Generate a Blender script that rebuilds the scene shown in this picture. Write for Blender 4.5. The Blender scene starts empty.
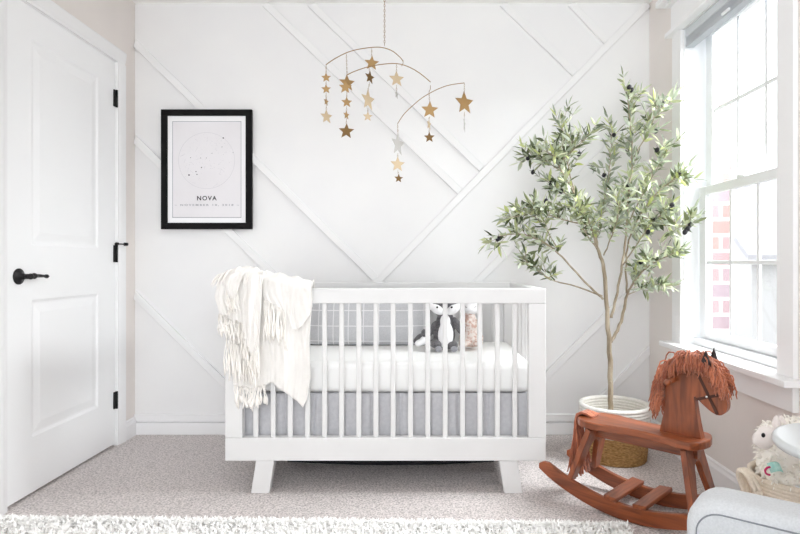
import bpy, bmesh, math, random
from mathutils import Vector, Matrix, noise
rnd = random.Random(7)
SC = bpy.context.scene
COL = SC.collection
PI = math.pi
F, CX, CY, H = 575.0, 421.0, 263.0, 0.98
def W(px, py, Y):                       # point at depth Y
    return Vector(((px-CX)/F*Y, Y, H-(py-CY)/F*Y))

# ------------------------------------------------------------------ materials
def lin(c):
    return tuple(((v/255.0)/12.92 if v/255.0 <= 0.04045 else ((v/255.0+0.055)/1.055)**2.4) for v in c) + (1.0,)
def mat(name, c, rough=0.6, c2=None, scale=20.0, stretch=(1,1,1), rot=(0,0,0), bump=0.0, bscale=None, metal=0.0, spec=0.4, sheen=0.0, detail=4.0, bdist=0.01, island=None, ramp=(0.35,0.65), coat=0.0):
    m = bpy.data.materials.new(name); m.use_nodes = True
    n, l = m.node_tree.nodes, m.node_tree.links
    b = n['Principled BSDF']
    b.inputs['Base Color'].default_value = lin(c)
    b.inputs['Roughness'].default_value = rough
    b.inputs['Metallic'].default_value = metal
    b.inputs['Specular IOR Level'].default_value = spec
    b.inputs['Sheen Weight'].default_value = sheen
    b.inputs['Coat Weight'].default_value = coat
    if c2 is not None or bump:
        tc = n.new('ShaderNodeTexCoord'); mp = n.new('ShaderNodeMapping')
        mp.inputs['Scale'].default_value = stretch; mp.inputs['Rotation'].default_value = rot
        l.new(tc.outputs['Object'], mp.inputs['Vector'])
    if c2 is not None:
        if island:
            g = n.new('ShaderNodeNewGeometry'); src = g.outputs['Random Per Island']
        else:
            t = n.new('ShaderNodeTexNoise'); t.inputs['Scale'].default_value = scale; t.inputs['Detail'].default_value = detail
            l.new(mp.outputs[0], t.inputs['Vector']); src = t.outputs['Fac']
        r = n.new('ShaderNodeValToRGB'); r.color_ramp.elements[0].color = lin(c); r.color_ramp.elements[1].color = lin(c2)
        if not island:
            r.color_ramp.elements[0].position, r.color_ramp.elements[1].position = ramp
        l.new(src, r.inputs[0]); l.new(r.outputs[0], b.inputs['Base Color'])
    if bump:
        t2 = n.new('ShaderNodeTexNoise'); t2.inputs['Scale'].default_value = bscale or scale; t2.inputs['Detail'].default_value = 3
        l.new(mp.outputs[0], t2.inputs['Vector'])
        bp = n.new('ShaderNodeBump'); bp.inputs['Strength'].default_value = bump; bp.inputs['Distance'].default_value = bdist
        l.new(t2.outputs['Fac'], bp.inputs['Height']); l.new(bp.outputs[0], b.inputs['Normal'])
    return m

M = {}
M['wall_white'] = mat('white wall paint', (236,236,236), .55, (233,233,234), 3, bump=.05, bscale=180, bdist=.002)
M['wall_grey'] = mat('pale greige wall paint', (231,225,221), .6, (227,221,217), 3, bump=.05, bscale=180, bdist=.002)
M['ceiling'] = mat('ceiling paint', (250,250,249), .8, bump=.1, bscale=120, bdist=.003)
M['trim'] = mat('white semi gloss trim', (238,238,239), .45, spec=.3)
M['door'] = mat('white door paint', (244,245,246), .42, spec=.3)
M['crib'] = mat('white lacquered wood', (222,222,222), .4, (219,219,219), 6, spec=.3)
M['sash'] = mat('white vinyl', (236,238,240), .35)
M['carpet'] = mat('cut pile carpet', (160,153,151), .95, (226,218,216), 130, bump=.7, bscale=150, bdist=.010, detail=2.5, spec=.05, sheen=.2, ramp=(.33,.60))
M['black'] = mat('matte black metal', (26,25,27), .4, metal=.3)
M['frame'] = mat('black wood', (13,12,13), .6, (18,17,18), 20, spec=.15)
M['paper'] = mat('print paper', (232,230,233), .7, (228,226,229), 5)
M['mat_board'] = mat('white mat board', (244,244,246), .7)
M['ink'] = mat('charcoal ink', (62,62,66), .8)
M['ink_grey'] = mat('grey ink', (165,165,172), .8)
M['ink_pale'] = mat('pale grey ink', (203,202,207), .8)
M['sheet'] = mat('white fitted sheet', (238,238,237), .85, bump=.25, bscale=14, bdist=.01, sheen=.1)
M['skirt'] = mat('grey crib skirt cotton', (192,192,195), .9, (184,184,188), 60, bump=.1, bscale=400, bdist=.001)
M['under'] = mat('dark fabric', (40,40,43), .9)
M['throw'] = mat('cream woven throw', (245,243,240), .95, (241,239,236), 25, bump=.4, bscale=260, bdist=.002)
M['fringe'] = mat('cream cotton fringe', (248,246,243), .95, (239,235,229), island=True)
M['gold'] = mat('brushed gold', (178,148,104), .45, (158,126,82), island=True, metal=.6)
M['gold_dark'] = mat('aged gold', (118,90,52), .5, metal=.6)
M['gold_pale'] = mat('pale gold', (198,178,148), .5, metal=.35)
M['silver'] = mat('silver grey', (188,185,182), .5, metal=.35)
M['wire'] = mat('bronze wire', (150,120,80), .4, metal=.7)
M['bark'] = mat('olive bark', (142,128,108), .85, (184,172,152), 40, stretch=(1,1,.25), bump=.6, bscale=70, bdist=.006)
M['soil'] = mat('planter moss', (190,182,166), .95, (160,150,130), 60, bump=.8, bscale=90)
M['olive'] = mat('black olive', (30,26,34), .35)
M['yarn'] = mat('rust yarn', (142,74,50), .9, (202,126,92), island=True, sheen=.3)
M['leather'] = mat('brown leather strap', (74,40,26), .55)
M['dark_leather'] = mat('black brown leather', (40,30,30), .6)
M['chrome'] = mat('steel rivet', (225,222,218), .25, metal=.9)
M['uphol'] = mat('pale blue grey linen', (196,199,202), .9, (206,209,212), 260, bump=.1, bscale=500, bdist=.001, sheen=.15)
M['welt'] = mat('grey welt', (132,136,142), .9)
M['table_white'] = mat('white lacquer table', (216,220,222), .3)
M['rope'] = mat('natural cotton rope', (232,220,204), .95, (220,207,190), 160, bump=.5, bscale=240, bdist=.003)
M['rope_white'] = mat('white cotton rope', (232,230,225), .95, (222,219,213), 120, bump=.5, bscale=200, bdist=.004)
M['seagrass'] = mat('seagrass rope', (142,104,60), .9, (196,158,104), 70, stretch=(1,1,3), bump=.9, bscale=140, bdist=.006)
M['wool'] = mat('cream plush wool', (250,247,241), .98, (244,239,230), 40)
M['plush_white'] = mat('white plush', (238,238,240), .95, bump=.3, bscale=300, bdist=.002, sheen=.4)
M['plush_muzzle'] = mat('pale pink plush', (232,224,220), .95, sheen=.3)
M['plush_grey'] = mat('charcoal plush', (82,80,84), .95, (110,108,110), 120, bump=.4, bscale=300, bdist=.002, sheen=.3)
M['plush_paw'] = mat('mid grey plush', (150,150,156), .95, sheen=.3)
M['spot'] = mat('pink floral cotton', (232,222,216), .9, (204,170,156), 70, detail=1.5, ramp=(.45,.62))
M['rust_plush'] = mat('orange brown plush', (186,128,74), .95, bump=.4, bscale=250, bdist=.003)
M['pink'] = mat('magenta trim', (206,60,110), .9)
M['teal'] = mat('pale teal cloth', (150,205,195), .9, (190,222,214), 80)
M['rug'] = mat('white shag', (252,252,251), .95, (246,245,243), island=True)
M['rug_base'] = mat('rug backing', (226,224,222), .95)
M['shade_light'] = mat('pale grey shade fabric', (206,210,214), .8)
M['shade_dark'] = mat('grey shade fabric', (184,188,193), .8, (176,180,186), 8)
M['siding'] = mat('pale house siding', (176,174,174), .8, (172,170,170), 4, stretch=(1,1,8))
M['roof'] = mat('grey roof shingle', (158,156,160), .9, (152,150,154), 10)
M['house_glass'] = mat('dim house window', (146,148,154), .3)
M['ground'] = mat('pale pavement', (150,148,144), .95, (142,140,136), 1)
M['reddot'] = mat('dark thread', (60,48,46), .8)

def wood_mat(name, ang, axis=0):
    m = bpy.data.materials.new(name); m.use_nodes = True
    n, l = m.node_tree.nodes, m.node_tree.links; b = n['Principled BSDF']
    tc = n.new('ShaderNodeTexCoord'); m1 = n.new('ShaderNodeMapping'); m1.inputs['Rotation'].default_value = (0,0,ang)
    m2 = n.new('ShaderNodeMapping'); sc = [14,14,14]; sc[axis] = 1.6; m2.inputs['Scale'].default_value = sc
    l.new(tc.outputs['Object'], m1.inputs[0]); l.new(m1.outputs[0], m2.inputs[0])
    t = n.new('ShaderNodeTexNoise'); t.inputs['Scale'].default_value = 3.2; t.inputs['Detail'].default_value = 6; t.inputs['Distortion'].default_value = .6
    l.new(m2.outputs[0], t.inputs['Vector'])
    r = n.new('ShaderNodeValToRGB'); e = r.color_ramp.elements
    e[0].position = .3; e[0].color = lin((102,48,24)); e[1].position = .72; e[1].color = lin((164,88,48))
    l.new(t.outputs['Fac'], r.inputs[0]); l.new(r.outputs[0], b.inputs['Base Color'])
    b.inputs['Roughness'].default_value = .34; b.inputs['Coat Weight'].default_value = .25; b.inputs['Coat Roughness'].default_value = .25
    return m
HANG = math.atan2(-.695, .719)
M['wood'] = wood_mat('cherry stained wood', -HANG, 0)
M['wood_up'] = wood_mat('cherry stained upright wood', -HANG, 2)
M['wood_cross'] = wood_mat('cherry stained slat wood', -HANG, 1)

def leaf_mat():
    m = bpy.data.materials.new('olive leaf'); m.use_nodes = True
    n, l = m.node_tree.nodes, m.node_tree.links; b = n['Principled BSDF']
    g = n.new('ShaderNodeNewGeometry'); r = n.new('ShaderNodeValToRGB'); cr = r.color_ramp
    cr.elements[0].position = 0; cr.elements[0].color = lin((62,72,46))
    cr.elements[1].position = 1; cr.elements[1].color = lin((214,222,206))
    for p, c in ((.24,(92,104,68)),(.44,(134,142,102)),(.62,(180,186,150)),(.76,(196,206,124)),(.88,(212,216,192))):
        e = cr.elements.new(p); e.color = lin(c)
    l.new(g.outputs['Random Per Island'], r.inputs[0])
    mx = n.new('ShaderNodeMix'); mx.data_type = 'RGBA'; mx.inputs['B'].default_value = lin((196,206,190))
    mul = n.new('ShaderNodeMath'); mul.operation = 'MULTIPLY'; mul.inputs[1].default_value = .55
    l.new(g.outputs['Backfacing'], mul.inputs[0]); l.new(mul.outputs[0], mx.inputs['Factor'])
    l.new(r.outputs[0], mx.inputs['A']); l.new(mx.outputs['Result'], b.inputs['Base Color'])
    b.inputs['Roughness'].default_value = .45
    tr = n.new('ShaderNodeBsdfTranslucent'); l.new(mx.outputs['Result'], tr.inputs['Color'])
    ms = n.new('ShaderNodeMixShader'); ms.inputs[0].default_value = .25
    l.new(b.outputs[0], ms.inputs[1]); l.new(tr.outputs[0], ms.inputs[2]); l.new(ms.outputs[0], n['Material Output'].inputs['Surface'])
    return m
M['leaf'] = leaf_mat()
def translucent(m, k):
    n, l = m.node_tree.nodes, m.node_tree.links; b = n['Principled BSDF']
    t = n.new('ShaderNodeBsdfTranslucent'); t.inputs[0].default_value = b.inputs['Base Color'].default_value
    ms = n.new('ShaderNodeMixShader'); ms.inputs[0].default_value = k
    l.new(b.outputs[0], ms.inputs[1]); l.new(t.outputs[0], ms.inputs[2]); l.new(ms.outputs[0], n['Material Output'].inputs['Surface'])
translucent(M['throw'], .12)

def glass_mat():
    m = bpy.data.materials.new('window glass'); m.use_nodes = True
    n, l = m.node_tree.nodes, m.node_tree.links
    n.remove(n['Principled BSDF'])
    t = n.new('ShaderNodeBsdfTransparent'); t.inputs[0].default_value = (.97,.98,.98,1)
    g = n.new('ShaderNodeBsdfGlossy'); g.inputs['Roughness'].default_value = .02
    lw = n.new('ShaderNodeLayerWeight'); pw = n.new('ShaderNodeMath'); pw.operation = 'POWER'; pw.inputs[1].default_value = 5
    ma = n.new('ShaderNodeMath'); ma.operation = 'MULTIPLY_ADD'; ma.inputs[1].default_value = .5; ma.inputs[2].default_value = .03
    l.new(lw.outputs['Facing'], pw.inputs[0]); l.new(pw.outputs[0], ma.inputs[0])
    ms = n.new('ShaderNodeMixShader'); l.new(ma.outputs[0], ms.inputs[0]); l.new(t.outputs[0], ms.inputs[1]); l.new(g.outputs[0], ms.inputs[2])
    l.new(ms.outputs[0], n['Material Output'].inputs['Surface'])
    return m
M['glass'] = glass_mat()

def brick_mat():
    m = bpy.data.materials.new('red brick'); m.use_nodes = True
    n, l = m.node_tree.nodes, m.node_tree.links; b = n['Principled BSDF']
    g = n.new('ShaderNodeNewGeometry'); s = n.new('ShaderNodeSeparateXYZ'); c = n.new('ShaderNodeCombineXYZ'); a = n.new('ShaderNodeMath')
    l.new(g.outputs['Position'], s.inputs[0]); l.new(s.outputs[0], a.inputs[0]); l.new(s.outputs[1], a.inputs[1])
    l.new(a.outputs[0], c.inputs[0]); l.new(s.outputs[2], c.inputs[1])
    t = n.new('ShaderNodeTexBrick'); t.inputs['Scale'].default_value = 1; t.inputs['Brick Width'].default_value = .22; t.inputs['Row Height'].default_value = .08
    t.inputs['Mortar Size'].default_value = .009; t.inputs['Color1'].default_value = lin((150,112,106)); t.inputs['Color2'].default_value = lin((132,118,124)); t.inputs['Mortar'].default_value = lin((186,183,180))
    l.new(c.outputs[0], t.inputs['Vector']); l.new(t.outputs['Color'], b.inputs['Base Color']); b.inputs['Roughness'].default_value = .9
    return m
M['brick'] = brick_mat()

def plaid_mat():
    m = bpy.data.materials.new('grey windowpane linen'); m.use_nodes = True
    n, l = m.node_tree.nodes, m.node_tree.links; b = n['Principled BSDF']
    tc = n.new('ShaderNodeTexCoord'); s = n.new('ShaderNodeSeparateXYZ'); l.new(tc.outputs['Object'], s.inputs[0])
    outs = []
    for k, off in ((0, .011), (2, .026)):
        a = n.new('ShaderNodeMath'); a.operation = 'ADD'; a.inputs[1].default_value = 10+off; l.new(s.outputs[k], a.inputs[0])
        md = n.new('ShaderNodeMath'); md.operation = 'MODULO'; md.inputs[1].default_value = .078; l.new(a.outputs[0], md.inputs[0])
        lt = n.new('ShaderNodeMath'); lt.operation = 'LESS_THAN'; lt.inputs[1].default_value = .0045; l.new(md.outputs[0], lt.inputs[0]); outs.append(lt)
    mx = n.new('ShaderNodeMath'); mx.operation = 'ADD'; mx.use_clamp = True; l.new(outs[0].outputs[0], mx.inputs[0]); l.new(outs[1].outputs[0], mx.inputs[1])
    t = n.new('ShaderNodeTexNoise'); t.inputs['Scale'].default_value = 160; l.new(tc.outputs['Object'], t.inputs['Vector'])
    r = n.new('ShaderNodeValToRGB'); r.color_ramp.elements[0].color = lin((186,187,191)); r.color_ramp.elements[1].color = lin((212,213,216)); l.new(t.outputs['Fac'], r.inputs[0])
    c = n.new('ShaderNodeMix'); c.data_type = 'RGBA'; c.inputs['B'].default_value = lin((232,232,234))
    l.new(mx.outputs[0], c.inputs['Factor']); l.new(r.outputs[0], c.inputs['A']); l.new(c.outputs['Result'], b.inputs['Base Color']); b.inputs['Roughness'].default_value = .9
    return m
M['plaid'] = plaid_mat()

# ------------------------------------------------------------------ mesh builder
WL = {}
class MB:
    def __init__(s, xf=None): s.v = []; s.f = []; s.sm = []; s.xf = xf
    def add(s, vs, fs, smooth=False):
        o = len(s.v); s.v += [Vector(p) for p in vs]
        for f in fs: s.f.append([i+o for i in f]); s.sm.append(smooth)
    def bm(s, b, smooth=False):
        b.verts.index_update(); s.add([v.co.copy() for v in b.verts], [[v.index for v in f.verts] for f in b.faces], smooth); b.free()
    def box(s, a, c, bev=0.0, rot=None, seg=2, shear=None):
        b = bmesh.new(); bmesh.ops.create_cube(b, size=1)
        a, c = Vector(a), Vector(c); d = c-a; mid = (a+c)/2
        for v in b.verts: v.co = Vector((v.co.x*d.x, v.co.y*d.y, v.co.z*d.z))
        if bev: bmesh.ops.bevel(b, geom=b.edges[:], offset=bev, segments=seg, affect='EDGES', profile=.5)
        for v in b.verts:
            if rot: v.co = rot @ v.co
            v.co += mid
            if shear: v.co += Vector(shear)*(v.co.z-c.z)
        s.bm(b, False); return s
    def prism(s, poly, off, bev=0.0, seg=2):       # planar polygon (3-D points) extruded by vector off
        b = bmesh.new(); vs = [b.verts.new(p) for p in poly]; f = b.faces.new(vs)
        r = bmesh.ops.extrude_face_region(b, geom=[f])
        for e in r['geom']:
            if isinstance(e, bmesh.types.BMVert): e.co += Vector(off)
        bmesh.ops.recalc_face_normals(b, faces=b.faces[:])
        if bev:
            b.normal_update()
            ed = [e for e in b.edges if len(e.link_faces) == 2 and e.calc_face_angle(0) > .9]
            bmesh.ops.bevel(b, geom=ed, offset=bev, segments=seg, affect='EDGES', profile=.5)
        s.bm(b, False); return s
    def tube(s, pts, r, sides=8, cap=True, flat=1.0):
        pts = [Vector(p) for p in pts]; n = len(pts)
        rs = r if isinstance(r, (list, tuple)) else [r]*n
        vs = []; fs = []; prev = None
        for i, p in enumerate(pts):
            t = (pts[min(i+1,n-1)]-pts[max(i-1,0)])
            if t.length < 1e-9: t = Vector((0,0,1))
            t.normalize()
            if prev is None:
                u = t.orthogonal().normalized()
            else:
                u = prev - t*prev.dot(t); u = u.normalized() if u.length > 1e-6 else t.orthogonal().normalized()
            prev = u; w = t.cross(u)
            for k in range(sides):
                a = 2*PI*k/sides; vs.append(p + (u*math.cos(a) + w*math.sin(a)*flat)*rs[i])
        for i in range(n-1):
            for k in range(sides):
                fs.append([i*sides+k, i*sides+(k+1)%sides, (i+1)*sides+(k+1)%sides, (i+1)*sides+k])
        if cap: fs.append(list(range(sides))[::-1]); fs.append([(n-1)*sides+k for k in range(sides)])
        s.add(vs, fs, True); return s
    def ball(s, c, r, seg=16, rings=10, rot=None):
        r = (r,r,r) if not isinstance(r, (list, tuple, Vector)) else r
        b = bmesh.new(); bmesh.ops.create_uvsphere(b, u_segments=seg, v_segments=rings, radius=1)
        for v in b.verts:
            q = Vector((v.co.x*r[0], v.co.y*r[1], v.co.z*r[2]))
            if rot: q = rot @ q
            v.co = q + Vector(c)
        s.bm(b, True); return s
    def lathe(s, prof, c, seg=40, axis='z', close=False):
        c = Vector(c); vs = []; fs = []; n = len(prof)
        for r, z in prof:
            for k in range(seg):
                a = 2*PI*k/seg
                if axis == 'z': q = Vector((r*math.cos(a), r*math.sin(a), z))
                elif axis == 'y': q = Vector((r*math.cos(a), z, r*math.sin(a)))
                else: q = Vector((z, r*math.cos(a), r*math.sin(a)))
                vs.append(c+q)
        for i in range(n-1):
            for k in range(seg):
                fs.append([i*seg+k, i*seg+(k+1)%seg, (i+1)*seg+(k+1)%seg, (i+1)*seg+k])
        if close: fs.append(list(range(seg))[::-1]); fs.append([(n-1)*seg+k for k in range(seg)])
        s.add(vs, fs, True); return s
    def grid(s, fn, nu, nv, thick=0):
        vs = [fn(i/nu, j/nv) for j in range(nv+1) for i in range(nu+1)]
        fs = [[j*(nu+1)+i, j*(nu+1)+i+1, (j+1)*(nu+1)+i+1, (j+1)*(nu+1)+i] for j in range(nv) for i in range(nu)]
        s.add(vs, fs, True); return s
    def build(s, name, m, parent=None, autosmooth=None, mods=None):
        vs = [s.xf @ v for v in s.v] if s.xf else s.v
        lo = Vector([min(v[k] for v in vs) for k in range(3)]); hi = Vector([max(v[k] for v in vs) for k in range(3)])
        c = (lo+hi)/2
        if parent is None: c.z = lo.z
        me = bpy.data.meshes.new(name); me.from_pydata([v-c for v in vs], [], s.f)
        me.polygons.foreach_set('use_smooth', s.sm); me.update()
        b = bmesh.new(); b.from_mesh(me); 
        if len(b.faces) < 20000: bmesh.ops.recalc_face_normals(b, faces=b.faces[:])
        b.to_mesh(me); b.free()
        for mm in (m if isinstance(m, list) else [m]): me.materials.append(mm)
        o = bpy.data.objects.new(name, me); COL.objects.link(o); WL[o.name] = c.copy()
        o.location = c
        if parent is not None:
            o.parent = parent; o.location = c - WL[parent.name]
        return o
def tag(o, label=None, cat=None, group=None, kind=None):
    if label: o['label'] = label
    if cat: o['category'] = cat
    if group: o['group'] = group
    if kind: o['kind'] = kind
    return o
def thing(name, label, cat, loc, group=None, kind=None):
    o = bpy.data.objects.new(name, None); COL.objects.link(o); o.location = loc; o.empty_display_size = .05
    WL[o.name] = Vector(loc); return tag(o, label, cat, group, kind)
def child_copy(o, parent, loc):                  # a copied part sharing its mesh, at world place loc
    c = o.copy(); COL.objects.link(c); c.parent = parent; c.location = Vector(loc)-WL[parent.name]; WL[c.name] = Vector(loc); return c
def interp(pts, t):                              # piecewise linear through sorted (t, value)
    if t <= pts[0][0]: return pts[0][1]
    for (a, va), (b, vb) in zip(pts, pts[1:]):
        if t <= b: return va+(vb-va)*(t-a)/(b-a)
    return pts[-1][1]
def catmull(P, n=6):
    P = [Vector(p) for p in P]; out = []
    for i in range(len(P)-1):
        p0, p1, p2, p3 = P[max(i-1,0)], P[i], P[i+1], P[min(i+2,len(P)-1)]
        for k in range(n):
            t = k/n
            out.append(.5*((2*p1)+(p2-p0)*t+(2*p0-5*p1+4*p2-p3)*t*t+(3*p1-p0-3*p2+p3)*t**3))
    out.append(P[-1]); return out
def smooth_mod(o, lv=1):
    m = o.modifiers.new('subsurf','SUBSURF'); m.levels = lv; m.render_levels = lv; return o
def text_obj(body, size, loc, m, parent, name, spacing=1.0, width=None):
    cu = bpy.data.curves.new('t','FONT'); cu.body = body; cu.size = size; cu.align_x = 'CENTER'; cu.space_character = spacing; cu.extrude = .0003; cu.offset = size*.022
    tmp = bpy.data.objects.new('t', cu); COL.objects.link(tmp)
    bpy.context.view_layer.update(); dg = bpy.context.evaluated_depsgraph_get()
    me = bpy.data.meshes.new_from_object(tmp.evaluated_get(dg)); me.name = name
    bpy.data.objects.remove(tmp); bpy.data.curves.remove(cu)
    xs = [v.co.x for v in me.vertices]; wid = max(xs)-min(xs); k = width/wid if width else 1
    for v in me.vertices: v.co = Vector((v.co.x*k, -v.co.z, v.co.y))
    me.materials.append(m)
    o = bpy.data.objects.new(name, me); COL.objects.link(o); o.parent = parent; o.location = Vector(loc)-WL[parent.name]; WL[o.name] = Vector(loc)
    return o

# ------------------------------------------------------------------ room shell
XL, XR, YB, YF, ZC = -1.638, 1.308, 3.293, -1.3, 2.466
S = 'structure'
def struct(name, mb, m, label, cat, parent=None):
    o = mb.build(name, m, parent)
    if parent is None: tag(o, label, cat, None, S)
    return o
struct('floor', MB().box((XL-.15,YF,-.06),(XR+.2,YB+.1,0)), M['carpet'], 'light grey-mauve cut pile carpet covering the whole floor', 'floor')
struct('ceiling', MB().box((XL-.15,YF,ZC),(XR+.2,YB+.1,ZC+.1)), M['ceiling'], 'white flat ceiling above the crib', 'ceiling')
struct('wall_back', MB().box((XL-.15,YB,0),(XR+.2,YB+.1,ZC)), M['wall_white'], 'white accent wall behind the crib carrying diagonal battens', 'wall')
DY0, DY1, DZ = 2.265, 3.092, 2.062
wl = MB().box((XL-.12,YF,0),(XL,DY0,ZC)).box((XL-.12,DY1,0),(XL,YB,ZC)).box((XL-.12,DY0,DZ),(XL,DY1,ZC)).box((XL-.14,DY0-.05,0),(XL-.12,DY1+.05,DZ+.05))
struct('wall_left', wl, M['wall_grey'], 'greige left wall around the white door', 'wall')
WY0, WY1, WZ0, WZ1 = 2.085, 2.862, .565, 2.145
wr = MB().box((XR,YF,0),(XR+.14,WY0,ZC)).box((XR,WY1,0),(XR+.14,YB,ZC)).box((XR,WY0,0),(XR+.14,WY1,WZ0)).box((XR,WY0,WZ1),(XR+.14,WY1,ZC))
struct('wall_right', wr, M['wall_grey'], 'pale greige right wall around the window', 'wall')

# battens on the accent wall: centre lines in wall pixels (depth YB)
BT = .018
bat = [
 ((134,42),(376,278.5),'white diagonal batten on back wall running behind framed print and down to crib centre'),
 ((134,138),(300,300),'white diagonal batten on back wall passing below the framed print towards the throw'),
 ((134,293),(256,414),'white diagonal batten on back wall low between the door and the crib'),
 ((265,4),(460,192),'long white diagonal batten behind the gold star mobile, the left of the parallel pair'),
 ((310,4),(481.5,169),'long white diagonal batten behind the gold star mobile, the right of the parallel pair'),
 ((502,4),(574.5,74),'white diagonal batten on upper back wall above and left of the olive tree top'),
 ((570,4),(606,42),'shortest white diagonal batten on upper back wall nearest the right corner'),
 ((249,414),(651,1),'longest white batten on back wall rising from behind crib to upper right corner'),
 ((349,414),(651,103),'white batten on back wall rising behind the left side of the olive foliage'),
 ((508,414),(651,270),'white batten on back wall rising behind the olive tree trunk'),
 ((586,414),(651,347.5),'short white batten on back wall low behind the white top of the planter basket'),
]
for i, (a, b, lb) in enumerate(bat):
    pa, pb = W(a[0],a[1],YB), W(b[0],b[1],YB); pa.y = pb.y = YB
    d = (pb-pa).normalized(); nn = Vector((-d.z,0,d.x))*.0205
    if i in (0,1,2,3,4,5,6): 
        poly = [pa-nn, pb-nn, pb+nn, pa+nn]
    else: poly = [pa-nn, pb-nn, pb+nn, pa+nn]
    # clip ends against the side walls
    for q in poly:
        if q.x < XL:
            t = (XL-q.x)/d.x; q += d*t
        if q.x > XR:
            t = (XR-q.x)/d.x; q += d*t
        if q.z > ZC: 
            t = (ZC-q.z)/d.z; q += d*t
    th = BT if i != 7 else BT+.0006
    o = MB().prism(poly, (0,-th,0), .0025, 1).build('trim_%d' % (i+1), M['trim'])
    o.data.materials[0] = M['wall_white']; tag(o, lb, 'wall batten', 'diagonal battens on the accent wall', S)
# baseboards
o = MB().box((XL,YB-.016,0),(XR,YB,.068),.003).build('baseboard_back', M['trim']); tag(o,'white baseboard along the back wall under the ledge strip','baseboard',None,S)
o = MB().box((XL,YB-.013,.074),(XR,YB,.117),.003).build('trim_12', M['trim']); tag(o,'horizontal white strip on back wall just above the baseboard','wall batten',None,S)
def baseb(x0, sgn, y0, y1):
    pr = [(0,0),(.015,0),(.015,.075),(.009,.088),(.009,.098),(0,.104)]
    return MB().prism([Vector((x0+sgn*a, y0, z)) for a, z in pr], (0,y1-y0,0))
o = baseb(XL, 1, DY1+.075, YB-.016).build('baseboard_left', M['trim']); tag(o,'short white baseboard on left wall between door casing and corner','baseboard',None,S)
o = baseb(XR, -1, YF, YB-.016).build('baseboard_right', M['trim']); tag(o,'white baseboard along right wall under the window','baseboard',None,S)

# ------------------------------------------------------------------ door
door = thing('door_1','white two-panel interior door with black lever in the left wall','door',(XL,(DY0+DY1)/2,0),None,S)
dx0, dx1 = XL-.042, XL-.004
PY0, PY1 = 2.425, 2.925
leaf = MB()
# stiles and rails around two panels
zb = [.012, .245, .825, 1.055, 1.925, DZ-.004]
leaf.box((dx0,DY0+.004,.012),(dx1,PY0,DZ-.004)).box((dx0,PY1,.012),(dx1,DY1-.004,DZ-.004))
leaf.box((dx0,PY0,zb[0]),(dx1,PY1,zb[1])).box((dx0,PY0,zb[2]),(dx1,PY1,zb[3])).box((dx0,PY0,zb[4]),(dx1,PY1,zb[5]))
leaf.build('door_leaf', M['door'], door)
for z0, z1 in ((zb[1],zb[2]),(zb[3],zb[4])):
    mb = MB(); w = .024; g = .012
    def ring(a, x): return [Vector((x,PY0+a,z0+a)),Vector((x,PY1-a,z0+a)),Vector((x,PY1-a,z1-a)),Vector((x,PY0+a,z1-a))]
    rings = [ring(0,dx1), ring(.012,dx1-.006), ring(.020,dx1-.0065), ring(.052,dx1-.002), ring(.056,dx1-.0015)]
    vs = [p for r in rings for p in r]; fs = []
    for k in range(len(rings)-1):
        for j in range(4): fs.append([k*4+j,k*4+(j+1)%4,(k+1)*4+(j+1)%4,(k+1)*4+j])
    fs.append([16,17,18,19]); mb.add(vs, fs); mb.build('panel', M['door'], door)
def casing_profile(w): return [(0,0),(0,.011),(.008,.018),(w*.55,.015),(w-.018,.012),(w-.012,.009),(w,.009),(w,0)]
cw = .074
cs = MB()
pr = casing_profile(cw)
cs.prism([Vector((XL+t, DY1+cw-a, 0)) for a, t in pr], (0,0,DZ))
cs.prism([Vector((XL+t, DY0-cw+a, 0)) for a, t in pr], (0,0,DZ))
cs.prism([Vector((XL+t, DY0-cw, DZ+cw-a)) for a, t in pr], (0,DY1-DY0+2*cw,0))
cs.build('casing', M['trim'], door)
MB().box((XL-.12,DY1-.0035,0),(XL,DY1,DZ)).box((XL-.12,DY0,0),(XL,DY0+.0035,DZ)).box((XL-.12,DY0,DZ-.0035),(XL,DY1,DZ)).build('jamb', M['trim'], door)
for k, zc in enumerate((1.862, 1.03, .245)):
    hg = MB().box((XL-.003,DY1-.026,zc-.045),(XL+.003,DY1+.004,zc+.045),.001).tube([(XL+.004,DY1-.005,zc-.046),(XL+.004,DY1-.005,zc+.046)],.007,10)
    for j in range(1,5): hg.tube([(XL+.004,DY1-.005,zc-.046+j*.0184-.001),(XL+.004,DY1-.005,zc-.046+j*.0184+.001)],.0076,10)
    h = hg.build('hinge', M['black'], door)
    if k == 1:
        st = MB().lathe([(.0,.0),(.010,.0),(.012,.008),(.008,.014),(.0,.015)],(XL+.006,DY1-.005,zc+.046),14)
        st.tube([(XL+.008,DY1-.005,zc+.052),(XL+.03,DY1+.03,zc+.052)],.0035,8).tube([(XL+.028,DY1+.027,zc+.052),(XL+.038,DY1+.043,zc+.052)],.009,10)
        st.build('door_stop', M['black'], h)
hy, hz = 2.345, .925
hd = MB().lathe([(.0,0),(.033,0),(.033,.004),(.029,.007),(.027,.007),(.024,.011),(.013,.014),(.011,.03),(.0,.031)],(dx1,hy,hz),28,'x').build('handle', M['black'], door)
lv = MB().tube([(dx1+.028,hy,hz),(dx1+.05,hy,hz)],.011,12).ball((dx1+.05,hy,hz),.0125,14,10)
lv.tube([(dx1+.05,hy+t,hz+.002*math.sin(t*40)) for t in (0,.012,.02,.026,.032,.05,.075,.09,.096,.104,.112,.118)],[.008,.009,.013,.012,.008,.0075,.006,.0055,.0085,.0085,.004,.001],12)
lv.build('lever', M['black'], hd)
MB().box((dx1-.03,DY0+.0036,hz-.028),(dx1+.0008,DY0+.0062,hz+.03)).build('strike_plate', M['black'], door)

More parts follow.
